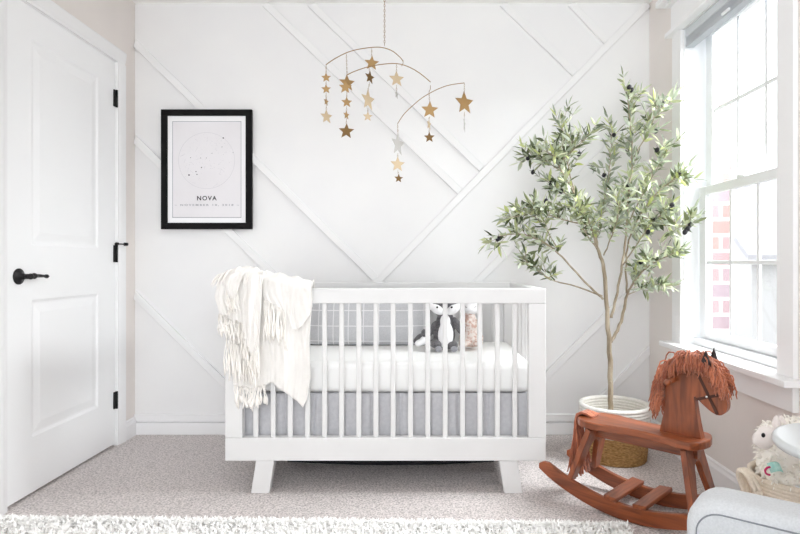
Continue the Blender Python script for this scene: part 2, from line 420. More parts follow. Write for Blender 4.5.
# ------------------------------------------------------------------ window
win = thing('window_1','white double-hung window with grilles in the right wall','window',(XR,(WY0+WY1)/2,WZ0),None,S)
cx = XR-.018
MB().box((cx,WY1-.002,WZ0),(XR,WY1+.096,WZ1),.003).box((cx,WY0-.092,WZ0),(XR,WY0+.002,WZ1),.003).build('casing', M['trim'], win)
MB().box((XR-.020,WY0-.10,WZ1+.022),(XR,WY1+.104,2.30),.002).box((XR-.045,WY0-.125,WZ1-.002),(XR,WY1+.125,WZ1+.022),.005)\
 .box((XR-.045,WY0-.12,2.30),(XR,WY1+.125,2.312),.003).box((XR-.08,WY0-.16,2.312),(XR,WY1+.155,2.345),.006).build('header', M['trim'], win)
MB().box((XR-.073,WY0-.13,.553),(XR+.10,WY1+.125,.578),.004).build('stool', M['trim'], win)
MB().box((XR-.022,WY0-.095,.46),(XR,WY1+.095,.553),.002).build('apron', M['trim'], win)
MB().box((XR+.0005,WY1-.006,WZ0+.013),(XR+.139,WY1+.0,WZ1)).box((XR+.0005,WY0,WZ0+.013),(XR+.139,WY0+.006,WZ1)).box((XR+.0005,WY0,WZ1-.006),(XR+.139,WY1,WZ1)).box((XR+.045,WY0,.578),(XR+.139,WY1,.612),.004).build('jamb_liner', M['sash'], win)
def sash(x, y0, y1, z0, z1, st, top, bot, nm):
    d = .028
    sb = MB().box((x,y0,z0),(x+d,y0+st,z1),.004).box((x,y1-st,z0),(x+d,y1,z1),.004).box((x,y0+st,z0),(x+d,y1-st,z0+bot),.004).box((x,y0+st,z1-top),(x+d,y1-st,z1),.004)
    s_ = sb.build(nm, M['sash'], win)
    gy0, gy1, gz0, gz1 = y0+st, y1-st, z0+bot, z1-top
    mm = MB()
    for k in (1,2):
        yy = gy0+(gy1-gy0)*k/3; mm.box((x+.008,yy-.009,gz0),(x+.02,yy+.009,gz1),.003)
    zz = (gz0+gz1)/2; mm.box((x+.009,gy0,zz-.009),(x+.019,gy1,zz+.009),.003)
    mm.build('muntin', M['sash'], s_)
    MB().box((x+.0125,gy0,gz0),(x+.0155,gy1,gz1)).build('pane', M['glass'], s_)
sash(XR+.070, WY0+.01, WY1-.012, .614, 1.352, .062, .042, .042, 'lower_sash')
sash(XR+.104, WY0+.01, WY1-.010, 1.318, 2.137, .062, .05, .036, 'upper_sash')
MB().box((XR+.066,2.45,1.350),(XR+.09,2.51,1.362),.003).build('latch', M['sash'], win)
shd = thing('window_shade','raised grey cellular shade at the top of the window','shade',(XR+.02,2.47,2.05))
MB().box((XR+.004,WY0+.008,2.098),(XR+.045,WY1-.008,2.137),.003).build('head_rail', M['shade_light'], shd)
st = MB()
for k in range(5): st.box((XR+.006,WY0+.012,2.062+.007*k),(XR+.042,WY1-.012,2.0685+.007*k),.002)
st.build('folded_fabric', M['shade_dark'], shd)
br = MB().box((XR+.004,WY0+.010,2.047),(XR+.044,WY1-.010,2.062),.003).build('bottom_rail', M['shade_dark'], shd)
MB().box((XR-.004,2.44,2.054),(XR+.006,2.50,2.066),.003).build('pull_tab', M['sash'], br)

# outside the window
ov = MB().box((1.455,WY1+.03,-3),(1.565,WY1+1.6,3.2)).box((1.455,.2,-3),(1.565,WY0-.03,3.2)).box((1.455,WY0-.03,-3),(1.565,WY1+.03,.50)).box((1.455,WY0-.03,2.25),(1.565,WY1+.03,3.2))
tag(ov.build('wall_outside', M['brick']), 'faded red brick exterior wall edge seen through window','wall',None,S)
tag(MB().box((1.6,-30,-3.2),(60,60,-3.0)).build('ground', M['ground']), 'pale pavement far below outside the window','ground',None,S)
hs = thing('house','pale neighbouring house with a gabled grey roof outside the window','house',(14,22,-3))
MB().box((11.5,20,-3),(18.5,27,1.4)).prism([Vector((11.5,20,1.4)),Vector((11.5,27,1.4)),Vector((11.5,23.5,4.2))],(7,0,0)).build('wall', M['siding'], hs)
rf = MB()
for ya, yb_ in ((19.5,23.5),(27.5,23.5)):
    rf.prism([Vector((11.1,ya,1.05)),Vector((11.1,yb_,4.25)),Vector((11.1,yb_,4.45)),Vector((11.1,ya,1.25))],(7.8,0,0))
rf.build('roof', M['roof'], hs)
for xx in (12.4,14.2,16.4):
    w_ = MB().box((xx,19.93,-.9),(xx+.9,20.0,.6)).build('window', M['sash'], hs)
    MB().box((xx+.06,19.91,-.84),(xx+.84,19.93,.54)).build('pane', M['house_glass'], w_)
for yy in (21.2,24.6):
    w_ = MB().box((11.43,yy,-.9),(11.5,yy+1.0,.6)).build('window', M['sash'], hs)
    MB().box((11.41,yy+.06,-.84),(11.43,yy+.94,.54)).build('pane', M['house_glass'], w_)

# ------------------------------------------------------------------ framed print
fx0, fz0 = W(161.5,229.2,3.27).x, W(161.5,229.2,3.27).z
fx1, fz1 = W(252.3,109.7,3.27).x, W(252.3,109.7,3.27).z
art = thing('framed_print','black framed white star map print hanging on the back wall','picture',((fx0+fx1)/2,YB-.014,fz0))
fw = .036
fr = MB()
ya, yb = 3.2605, YB-.0135
for a, b in (((fx0,fz0),(fx1,fz0+fw)),((fx0,fz1-fw),(fx1,fz1)),((fx0,fz0+fw),(fx0+fw,fz1-fw)),((fx1-fw,fz0+fw),(fx1,fz1-fw))):
    fr.box((a[0],ya,a[1]),(b[0],yb,b[1]),.0015,seg=1)
fr.build('frame', M['frame'], art)
py = 3.270
pp = MB().box((fx0+fw-.002,py,fz0+fw-.002),(fx1-fw+.002,yb,fz1-fw+.002)).build('print', M['paper'], art)
bx0, bz1 = W(172.4,121.3,py).x, W(172.4,121.3,py).z; bx1, bz0 = W(241.4,217.8,py).x, W(241.4,217.8,py).z
lb = MB(); q = .0028
mbd = MB()
for a, b in (((fx0+fw,fz0+fw),(fx1-fw,bz0)),((fx0+fw,bz1),(fx1-fw,fz1-fw)),((fx0+fw,bz0),(bx0,bz1)),((bx1,bz0),(fx1-fw,bz1))):
    mbd.box((a[0],py-.0012,a[1]),(b[0],py,b[1]))
mbd.build('mat_board', M['mat_board'], art)
for a, b in (((bx0,bz0),(bx1,bz0+q*1.4)),((bx0,bz1-q),(bx1,bz1)),((bx0,bz0),(bx0+q,bz1)),((bx1-q,bz0),(bx1,bz1))):
    lb.box((a[0],py-.0014,a[1]),(b[0],py,b[1]))
lb.build('border_line', M['ink_grey'], art)
cc = W(206.6,160.6,py); R = 28.2/F*py
mp = MB()
for i in range(96):
    a, b = 2*PI*i/96, 2*PI*(i+1)/96
    mp.prism([cc+Vector((math.cos(t)*r,0,math.sin(t)*r)) for t, r in ((a,R),(b,R),(b,R-.0014),(a,R-.0014))],(0,-.0005,0))
stars = []
for i in range(150):
    r = R*math.sqrt(rnd.random())*.97; a = rnd.random()*2*PI; s_ = rnd.choice([.0009,.0011,.0014,.0018])
    p = cc+Vector((r*math.cos(a),0,r*math.sin(a))); stars.append(p)
    mp.prism([p+Vector((math.cos(k*PI/3)*s_,0,math.sin(k*PI/3)*s_)) for k in range(6)],(0,-.0005,0))
for i in range(0,44,2):
    p = stars[i]; qn = sorted(stars, key=lambda s_: (s_-p).length)[2]
    d = (qn-p); nn = Vector((-d.z,0,d.x)).normalized()*.0004
    mp.prism([p-nn,qn-nn,qn+nn,p+nn],(0,-.0005,0))
tag(mp.build('star_map', M['ink_pale'], pp), None, None, None, 'stuff')
for (x, y, s_) in ((223.3,138,.0042),(189,175,.0046),(196,171.6,.003),(197,174.4,.003),(201.5,167.5,.0034),(200.7,158,.002),(190.6,157.6,.002),(206.3,158,.002),(222,147,.002),(233,152.5,.002),(212,153.3,.002)):
    p = W(x,y,py); MB().prism([p+Vector((math.cos(k*PI/4)*s_,0,math.sin(k*PI/4)*s_)) for k in range(8)],(0,-.0008,0)).build('bright_star', M['ink'], pp)
t = W(206.6,200.2,py-.001); text_obj('NOVA', .034, t, M['ink'], pp, 'lettering', 1.25, 19.6/F*py)
t = W(206.8,205.8,py-.001); text_obj('~ NOVEMBER 10, 2018 ~', .014, t, M['ink_grey'], pp, 'lettering', 1.5, 64.5/F*py)

# ------------------------------------------------------------------ crib
CYF, CYB = 2.44, 3.20
kx0, kx1 = -.832, .530
crib = thing('crib','white slatted baby crib with splayed legs standing on the carpet','crib',((kx0+kx1)/2,(CYF+CYB)/2,0))
ZT, ZB = .872, .140
pw, pt = .073, .042
for x in (kx0, kx1-pw):
    for y in (CYF, CYB-pt):
        MB().box((x,y,.238),(x+pw,y+pt,.808),.002).build('post', M['crib'], crib)
for y in (CYF, CYB-pt):
    MB().box((kx0,y,.8085),(kx1,y+pt,ZT),.003).build('top_rail', M['crib'], crib)
    MB().box((kx0,y,ZB),(kx1,y+pt,.2375),.003).build('bottom_rail', M['crib'], crib)
for x in (kx0, kx1-pt):
    MB().box((x,CYF+pt,.8085),(x+pt,CYB-pt,ZT),.003).build('side_top_rail', M['crib'], crib)
    MB().box((x,CYF+pt,ZB),(x+pt,CYB-pt,.2375),.003).build('side_bottom_rail', M['crib'], crib)
slat = None
sx = [(p-CX)/F*(CYF+.012) for p in (255.5,272.8,290,307.3,324.3,341.4,358.6,375.8,393,410.4,427.8,445.2,462.6,480,497.5,515)]
for y in (CYF+.012, CYB-.030):
    for x in sx:
        if slat is None:
            slat = MB().box((x-.0105,y,.236),(x+.0105,y+.018,.810),.004).build('slat', M['crib'], crib); c0 = WL[slat.name].copy(); x0, y0 = x, y
        else: child_copy(slat, crib, c0+Vector((x-x0,y-y0,0)))
ss = None
for x in (kx0+.012, kx1-.030):
    for k in range(6):
        y = CYF+.125+k*.102
        if ss is None:
            ss = MB().box((x,y-.0105,.236),(x+.018,y+.0105,.810),.004).build('slat', M['crib'], crib); c1 = WL[ss.name].copy(); x1, y1 = x, y
        else: child_copy(ss, crib, c1+Vector((x-x1,y-y1,0)))
def leg(xa, xb, ya, dirx):
    w = .078
    MB().prism([Vector((xa,ya,ZB)),Vector((xa+w,ya,ZB)),Vector((xb+w,ya,0)),Vector((xb,ya,0))],(0,.045,0),.003).build('leg', M['crib'], crib)
for y in (CYF+.004, CYB-.05):
    leg(-.702,-.724,y,-1); leg(.332,.354,y,1)
MB().box((kx0+.043,CYF+.075,.395),(kx1-.043,CYB-.075,.4145),.003).build('mattress_support', M['skirt'], crib)
# mattress
mt = MB().box((kx0+.047,CYF+.047,.4155),(kx1-.047,CYB-.047,.552),.035,seg=5)
mo = mt.build('crib_mattress', M['sheet']); tag(mo,'white crib mattress with fitted sheet inside the crib','mattress')
for p in mo.data.polygons: p.use_smooth = True
# crib skirt
sk = thing('crib_skirt','grey pleated crib skirt hanging below the mattress','bed skirt',((kx0+kx1)/2,CYF+.05,.12))
def pan(u, v):
    x = kx0+.055+u*(kx1-kx0-.11); fold = 0
    for k in range(10):
        c = (k+.5)/10; d = abs(u-c)
        fold += math.exp(-(d/.006)**2)*.010
    return Vector((x, CYF+.0525+fold+.003*math.sin(u*40+2*v)+.003*noise.noise((u*9,v*2,3)), .4145-v*.27))
MB().grid(pan, 220, 8).build('front_panel', M['skirt'], sk)
MB().grid(lambda u,v: Vector((kx0+.055+u*(kx1-kx0-.11), CYB-.052-.004*abs(math.sin(u*30)), .4145-v*.27)), 80, 4).build('back_panel', M['skirt'], sk)
for x, sg in ((kx0+.05,1),(kx1-.05,-1)):
    MB().grid(lambda u,v: Vector((x+sg*.004*abs(math.sin(u*22)), CYF+.056+u*(CYB-CYF-.112), .4145-v*.27)), 50, 4).build('side_panel', M['skirt'], sk)

# cushion
cu = thing('lumbar_cushion','long grey cushion with white windowpane check lying in the crib','cushion',(W(369,300,3.0).x,3.0,.552))
def pillow(cx_, w, h, t, y0, zb_, tilt):
    b = bmesh.new(); nu, nv = 40, 18
    mb = MB()
    def side(sg):
        def fn(u, v):
            a = u*2-1; c = v*2-1
            th = t*((1-abs(a)**3.5)**.55)*((1-abs(c)**2.6)**.55)
            x = cx_+a*w/2*(1-.03*c*c); z = c*h/2*(1-.10*a*a*0)
            y = sg*th/2+.004*noise.noise((a*5,c*3,sg))*(1-abs(a)**4)
            p = Vector((x, y, z+h/2)); p.y += p.z*tilt
            return Vector((p.x, y0+p.y, zb_+p.z))
        return fn
    mb.grid(side(-1), nu, nv); mb.grid(side(1), nu, nv)
    return mb
cxp = W(369,300,3.0).x
MB_ = pillow(cxp, .64, .285, .13, 2.99, .553, .25); MB_.build('cover', M['plaid'], cu)
edge = []
for i in range(121):
    s_ = i/120*4
    if s_ < 1: a, c = -1+2*s_, -1
    elif s_ < 2: a, c = 1, -1+2*(s_-1)
    elif s_ < 3: a, c = 1-2*(s_-2), 1
    else: a, c = -1, 1-2*(s_-3)
    z = (c+1)/2*.285; edge.append(Vector((cxp+a*.32*(1-.03*c*c), 2.99+z*.25, .5575+z)))
MB().tube(edge, .0045, 8).build('piping', mat('dark grey piping',(92,92,96),.9), cu)

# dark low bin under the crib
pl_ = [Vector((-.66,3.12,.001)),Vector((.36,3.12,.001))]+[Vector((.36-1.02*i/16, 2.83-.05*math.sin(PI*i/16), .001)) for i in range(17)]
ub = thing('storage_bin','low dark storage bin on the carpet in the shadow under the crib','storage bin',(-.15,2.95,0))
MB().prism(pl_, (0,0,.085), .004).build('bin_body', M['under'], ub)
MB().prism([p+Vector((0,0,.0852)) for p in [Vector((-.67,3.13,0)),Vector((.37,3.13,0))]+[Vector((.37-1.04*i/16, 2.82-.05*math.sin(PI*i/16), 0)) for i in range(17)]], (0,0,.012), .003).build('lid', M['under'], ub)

# ------------------------------------------------------------------ soft toys
def blob(name, balls, m, parent, vox=.005, disp=0, dscale=.02, sm=6):
    mb = MB()
    for bl in balls: mb.ball(*bl)
    o = mb.build(name, m, parent)
    r = o.modifiers.new('remesh','REMESH'); r.mode = 'VOXEL'; r.voxel_size = vox; r.use_smooth_shade = True
    s_ = o.modifiers.new('smooth','SMOOTH'); s_.factor = .5; s_.iterations = sm
    if disp:
        tx = bpy.data.textures.new(name+'_clouds','CLOUDS'); tx.noise_scale = dscale; tx.noise_depth = 2
        d = o.modifiers.new('disp','DISPLACE'); d.texture = tx; d.strength = disp; d.mid_level = .5
    return o
def rotz(a): return Matrix.Rotation(a,3,'Z')
def roty(a): return Matrix.Rotation(a,3,'Y')
# fox
fy = 2.80
def P2(px, py, dy=0.0): return W(px+(3.2 if px > 427 else 0), py, fy+dy)
fox = thing('plush_fox','charcoal plush fox with white cheeks and belly sitting in the crib','soft toy',(P2(441,350).x,fy,.552))
k = fy/F
blob('body', [(P2(441,334,.02),(.055,.05,.082),20,14),(P2(442,322,.02),(.045,.042,.06),20,14),(P2(441,306,.01),(.062,.05,.055),20,14),(P2(441,299,.01),(.05,.045,.04),20,14),
  (P2(433,344,-.02),(.03,.05,.022),14,10),(P2(449,345,-.02),(.03,.05,.022),14,10),
  (P2(429,329,-.005),(.018,.02,.05),14,10,roty(.55)),(P2(424,333,-.01),(.015,.018,.02),14,10),(P2(455,326,-.005),(.018,.02,.05),14,10,roty(-.45)),
  (P2(420,338,.02),(.04,.02,.019),14,10,roty(-.6)),(P2(429,343,.02),(.03,.02,.018),14,10),
  (P2(430,294,.02),(.016,.012,.022),12,8,roty(-.3)),(P2(452,294,.02),(.016,.012,.022),12,8,roty(.3))], M['plush_grey'], fox, .0045, .002, .01)
blob('belly', [(P2(442.5,335,-.028),(.038,.022,.066),20,14),(P2(442,322,-.018),(.026,.022,.04),16,12)], M['plush_white'], fox, .004)
for sg, cxx in ((-1,434),(1,450)):
    blob('cheek', [(P2(cxx,309.5,-.035),(.038,.022,.022),16,12,roty(.55*(1 if sg<0 else -1))),(P2(cxx+sg*6,306.5,-.02),(.025,.018,.017),14,10,roty(.5*(1 if sg<0 else -1)))], M['plush_white'], fox, .004)
    MB().ball(P2(cxx+(0 if sg<0 else -1.5),307.3,-.062),(.005,.004,.005)).build('eye', M['black'], fox)
MB().ball(P2(442,314.5,-.062),(.011,.01,.009)).build('nose', M['black'], fox)
blob('tail_tip', [(P2(419,343,.0),(.022,.02,.017),14,10,roty(-.5)),(P2(423.5,340.5,.0),(.018,.02,.022),14,10)], M['plush_white'], fox, .004)
for cxx in (435.5,451): MB().ball(P2(cxx,349,-.07),(.017,.010,.014)).build('paw_pad', M['plush_paw'], fox)
# fawn / bunny like toy
fy = 2.86
fawn = thing('plush_doll','white-headed plush toy with pink speckled body beside the grey fox','soft toy',(P2(467,350).x,fy,.552))
blob('body', [(P2(468,338,.01),(.062,.05,.046),18,12),(P2(466.5,326,.01),(.045,.04,.06),18,12),(P2(466,315,.01),(.03,.03,.04),16,10),
   (P2(461,343,-.03),(.03,.05,.018),14,10),(P2(474,343,-.03),(.03,.05,.018),14,10)], M['spot'], fawn, .005)
blob('head', [(P2(468,306,0),(.052,.045,.042),20,14),(P2(467,309,-.03),(.032,.026,.022),16,12)], M['plush_white'], fawn, .0045)
for cxx in (459.5,475.5): MB().ball(P2(cxx,296,.01),(.014,.010,.042),14,10,roty((cxx-467.5)*.03)).build('ear', M['plush_white'], fawn)
for cxx in (463.5,471): 
    c = P2(cxx,306.5,-.047); MB().tube([c+Vector((t*.010,.003*t*t,-.004+.004*t*t)) for t in (-1,-.5,0,.5,1)],.0012,6).build('closed_eye', M['reddot'], fawn)

# ------------------------------------------------------------------ throw blanket
th = thing('throw_blanket','cream fringed throw draped over the left front corner of the crib','blanket',(-.65,2.42,.45))
def px_x(p): return (p-CX)/F*2.43
def px_z(p): return H-(p-CY)/F*2.43
topz = [(px_x(214),.878),(px_x(222),.905),(px_x(232),.925),(px_x(244),.94),(px_x(256),.93),(px_x(266),.922),(px_x(280),.915),(px_x(296),.902),(px_x(306),.893),(px_x(313),.884)]
def sheet(name, left, right, hem, y_off, seed, inside=.82, amp=.010, nu=90, nv=70, fold=9, topadd=0.0, fringe=None, extra=None):
    # left/right: (z -> px x) curves; hem: (u -> py)
    def fn(u, v):
        zh = px_z(interp(hem, u))+.012*noise.noise((u*7+seed,3.3,0))+.006*noise.noise((u*23+seed,1.3,0))
        xt = px_x(interp(left, 0)+(interp(right, 0)-interp(left, 0))*u)
        zt = max(interp(topz, xt)-.004, .884)+topadd
        yi, yo = CYF+pt+.012, CYF-.012-y_off
        L0 = zt-inside; L1 = (yi-yo)*1.15; L2 = zt-zh; tot = L0+L1+L2; s_ = v*tot
        n1 = noise.noise((u*fold*.5+seed, 1.7+v*.8, seed*1.3)); n2 = noise.noise((u*fold+seed*2, v*2.2, 5.1+seed)); n3 = noise.noise((u*fold*3+seed, v*6, 9.2))
        if s_ < L0: x, y, z, w = xt, yi, inside+s_, 0
        elif s_ < L0+L1:
            a = (s_-L0)/L1; y = yi+(yo-yi)*a; z = zt+(math.sin(a*PI))*.016*(1+n2); x = xt; w = 0
            x += .006*n2
        else:
            w = (s_-L0-L1)/L2
            z = zt+(zh-zt)*w
            x = px_x(interp(left, w)+(interp(right, w)-interp(left, w))*u)
            e = min(1, w*6+.3)
            y = yo-amp*e*(1.0+1.1*n1+.9*n2+.45*n3)-.006*math.sin(u*fold*2.2+seed+w*2)*e
            y = min(y, CYF-.004-y_off*.6)
        return Vector((x, y, z))
    o = MB().grid(fn, nu, nv).build(name, M['throw'], th)
    md = o.modifiers.new('solid','SOLIDIFY'); md.thickness = .003; md.offset = 0
    if fringe:
        u0, u1, cnt, ln, lname = fringe
        fm = MB()
        for i in range(cnt):
            u = u0+(u1-u0)*(i+.5)/cnt+rnd.uniform(-.2,.2)/cnt
            p = fn(u, .995); L = ln*rnd.uniform(.75,1.15); dx = rnd.uniform(-.012,.012); ph = rnd.random()*6
            pts = []; rr = []
            for j in range(9):
                t_ = j/8; pts.append(p+Vector((dx*t_+.003*math.sin(ph+t_*7), -.003-.006*math.sin(t_*PI)*rnd.uniform(.6,1.2), -L*t_))); 
            rr = [.0016,.0018,.0018,.0019,.002,.0038,.0034,.0036,.0022]
            fm.tube(pts, [r*rnd.uniform(.85,1.2) for r in rr], 5)
        fo = fm.build('fringe', M['fringe'], th); tag(fo, None, None, None, 'stuff')
    return fn
# main sheet
sheet('cloth', [(0,233),(.4,231),(1,234)], [(0,312),(.12,313),(.45,309.5),(.8,311),(1,307)],
      [(0,384),(.12,386),(.3,388),(.45,384),(.55,383),(.75,394),(.95,408),(1,400)], 0, 1.0, fringe=(.02,.44,44,.085,'main'), nu=120, fold=8, amp=.012)
# smooth upper right flap
sheet('cloth', [(0,264),(.5,262),(1,266)], [(0,312),(.5,312.5),(1,313.5)], [(0,300),(.2,303),(.45,312),(.6,330),(.8,326),(.93,314),(1,306)], .016, 4.2, amp=.011, topadd=.004, fringe=(.0,.46,30,.15,'flap'), nu=70, fold=5)
# lower left layer
sheet('cloth', [(0,226),(.5,225),(1,229)], [(0,262),(.5,260),(1,262)], [(0,338),(.4,344),(1,350)], .018, 7.7, amp=.012, topadd=.003, fringe=(0,1,40,.15,'lower'), nu=60, fold=6)
# top left layer
sheet('cloth', [(0,222),(.5,219),(1,224)], [(0,260),(.5,257),(1,256)], [(0,312),(.3,320),(.7,322),(1,318)], .034, 11.3, amp=.012, topadd=.008, fringe=(0,1,42,.085,'upper'), nu=60, fold=6)
# small tumbled folds near the corner
sheet('cloth', [(0,230),(.5,228),(1,232)], [(0,250),(.5,246),(1,243)], [(0,288),(.5,300),(1,292)], .052, 17.1, amp=.012, topadd=.012, fringe=(0,1,18,.06,'fold'), nu=40, fold=4)
sheet('cloth', [(0,248),(.5,246),(1,247)], [(0,266),(.5,265),(1,263)], [(0,330),(.5,352),(1,344)], .046, 21.7, amp=.013, topadd=.010, fringe=(0,1,18,.10,'fold'), nu=40, fold=4)
# part hanging over the left side rail
def over(u, v):
    y = CYF+.0+u*.24; L0, L1, L2 = .05, .08, .16; s_ = v*(L0+L1+L2)
    n1 = noise.noise((u*5+3, v*2, 2.2)); n2 = noise.noise((u*11, v*4, 8.8))
    top = .893+.03*(1-u)
    if s_ < L0: return Vector((kx0+pt+.012, y, top-L0+s_))
    if s_ < L0+L1:
        a = (s_-L0)/L1; return Vector((kx0+pt+.012-(pt+.026)*a, y, top+.02*math.sin(a*PI)*(1+n2)))
    w = (s_-L0-L1)/L2
    return Vector((kx0-.018-.009*(n1+n2+.3)*min(1,w*3)-.004*w, y, top-w*L2*(1-.2*u)))
o = MB().grid(over, 50, 50).build('side_cloth', M['throw'], th); md = o.modifiers.new('solid','SOLIDIFY'); md.thickness = .003
fm = MB()
for i in range(46):
    p = over((i+.5)/46, 1); L = rnd.uniform(.05,.09); dx = rnd.uniform(-.012,.006); ph = rnd.random()*6
    fm.tube([p+Vector((dx*t_+.002*math.sin(ph+t_*7), .004*math.sin(ph*2+t_*5), -L*t_)) for t_ in [j/8 for j in range(9)]], [r*rnd.uniform(.85,1.2) for r in [.0016,.0018,.0018,.0019,.002,.0038,.0034,.0036,.0022]], 5)
# loose tassels tumbling over the bunched top
for i in range(70):
    x = px_x(rnd.uniform(221,268)); y = CYF-.03+rnd.random()*.07; z = interp(topz, x)+.016
    L = rnd.uniform(.035,.075); a = rnd.uniform(2.2,4.6)
    pts = []
    for j in range(7):
        t_ = j/6; pts.append(Vector((x+L*t_*math.cos(a)*.7, y-.034*t_-(.025 if y < CYF+.01 else 0)*t_, z+.012*math.sin(t_*PI)-L*.8*t_*t_)))
    fm.tube(pts, [.0018,.002,.0022,.0022,.004,.0036,.002], 5)
fo = fm.build('fringe', M['fringe'], th); tag(fo, None, None, None, 'stuff')

# ------------------------------------------------------------------ star mobile
MY = 2.80
mob = thing('star_mobile','gold star mobile with curved wires hanging from a chain above crib','mobile',(W(384.5,0,MY).x,MY,1.35))
def Z2(zx, zy): return W(260+zx/2.963, zy/2.963, MY)
ch = MB()
ctop = Vector((W(384.5,0,MY).x, MY, ZC)); cbot = Z2(369,135); nl = 34
for i in range(nl):
    z = cbot.z+(ctop.z-cbot.z)*(i+.5)/nl; hl = (ctop.z-cbot.z)/nl*.62
    d = Vector((.0035,0,0)) if i % 2 else Vector((0,.0035,0)); c = Vector((cbot.x,MY,z))
    ch.tube([c+Vector((0,0,hl))*math.cos(a)+d*math.sin(a) for a in [2*PI*k_/10 for k_ in range(11)]], .0011, 5)
ch.build('chain', M['wire'], mob)
MB().lathe([(0,0),(.006,-.004),(.022,-.004),(.024,0)],(ctop.x,MY,ZC-.0005),20).build('ceiling_cup', M['gold_dark'], mob)
def wire(pts, dy=0.0, dyr=0.0):
    P = catmull([Z2(*p)+Vector((0,dy+dyr*i/(len(pts)-1),0)) for i, p in enumerate(pts)], 8)
    return MB().tube(P, .0021, 6).build('wire_arm', M['wire'], mob)
wire([(195,192),(225,172),(265,153),(310,143),(355,140),(390,150),(415,170),(424,182)])
wire([(262,232),(285,221),(325,208),(365,201),(405,199),(440,208),(475,228),(505,253)], -.05)
wire([(407,362),(425,335),(450,310),(480,285),(520,262),(560,247),(607,240)], .03)
def star_mb(c, r, yaw, th=.0016, tilt=0.0):
    R3 = Matrix.Rotation(yaw,3,'Z') @ Matrix.Rotation(tilt,3,'Y'); poly = []
    for k_ in range(10):
        a = PI/2+k_*PI/5; q_ = r if k_ % 2 == 0 else r*.45
        poly.append(c+R3 @ Vector((math.cos(a)*q_,-th/2,math.sin(a)*q_)))
    return MB().prism(poly, R3 @ Vector((0,th,0)), 0)
def strand(attach, items, dy=0.0):
    a = Z2(*attach)+Vector((0,dy,0)); prev = a
    for (zx, zy, r, yaw, mm) in items:
        c = Z2(zx, zy)+Vector((0,dy,0)); rr = r/2.963/F*MY
        topp = c+Vector((0,0,rr*.9))
        if (prev-topp).length > .004 and prev.z > topp.z:
            lk = MB(); n_ = max(2, int((prev-topp).length/.009))
            for i in range(n_):
                p = prev.lerp(topp,(i+.5)/n_); hl = (prev-topp).length/n_*.62; d = Vector((.0024,0,0)) if i % 2 else Vector((0,.0024,0))
                lk.tube([p+Vector((0,0,hl))*math.cos(t_)+d*math.sin(t_) for t_ in [2*PI*k_/8 for k_ in range(9)]], .0008, 4)
            lk.build('link_chain', M['wire'], mob)
        star_mb(c, rr, yaw, tilt=rnd.uniform(-.06,.06)).build('star', M[mm], mob)
        prev = c-Vector((0,0,rr*.75))
strand((196,192),[(196,230,15,.15,'gold'),(196,264,15,.2,'gold'),(196,301,13,1.15,'gold'),(197,346,22,.75,'gold_pale')])
strand((256,160),[(258,246,26,.5,'gold'),(257,303,17,.3,'gold'),(256,341,14,1.0,'gold'),(256,389,24,.05,'gold_dark')])
strand((331,143),[(331,187,23,.2,'gold')])
strand((262,232),[(257,268,20,.0,'gold')],-.05)
strand((325,208),[(328,239,20,.9,'gold_dark'),(323,305,32,1.0,'gold_pale'),(322,353,15,.2,'gold_pale')],-.05)
strand((406,199),[(406,244,24,.35,'gold_pale'),(406,289,13,1.2,'silver')],-.05)
strand((501,265),[(503,321,27,.1,'gold'),(501,364,18,1.2,'gold_pale'),(502,403,17,.1,'gold_dark')],.03)
strand((607,240),[(607,300,36,.6,'gold_dark'),(607,363,26,1.38,'silver')],.03)
strand((407,362),[(408,424,36,1.05,'silver'),(407,484,24,.4,'gold_pale'),(410,526,14,.2,'gold_dark')],.03)
for a, b, dy in (((424,182),(420,200),-.02),((505,253),(500,274),0.0)):
    pa, pb = Z2(*a), Z2(*b); MB().tube([pa+Vector((0,dy,0)), (pa+pb)/2+Vector((.004,dy,0)), pb+Vector((0,dy,0))], .0016, 5).build('hook', M['wire'], mob)

# ------------------------------------------------------------------ olive tree in basket
TY = 2.90; tcx = .975
bk = thing('planter_basket','round woven basket, white rope top over brown seagrass, holding the olive tree','basket',(tcx,TY,0))
def ropewall(z0, z1, r0, r1, rows, amp):
    pr = []
    for i in range(rows*8+1):
        t_ = i/(rows*8); pr.append((r0+(r1-r0)*t_+amp*abs(math.sin(t_*rows*PI)), z0+(z1-z0)*t_))
    return pr
outer = ropewall(.0,.135,.150,.163,9,.004)
MB().lathe([(.001,.002)]+outer+[(.150,.135),(.140,.01),(.001,.008)],(tcx,TY,0),64).build('seagrass_base', M['seagrass'], bk)
MB().lathe(ropewall(.132,.272,.165,.171,9,.004)+[(.168,.276),(.160,.276)]+[(r-.016,z) for r, z in ropewall(.272,.14,.171,.165,9,-.003)],(tcx,TY,0),64).build('rope_top', M['rope_white'], bk)
tree = thing('olive_tree','slender potted olive tree with grey-green leaves and black olives near window','tree',(tcx,TY,.03))
MB().lathe([(.001,0),(.13,.0),(.148,.17),(.12,.185),(.001,.19)],(tcx,TY,.012),32).build('soil', M['soil'], tree)
def TP(px, py, dy=0.0): return W(px, py, TY+dy)
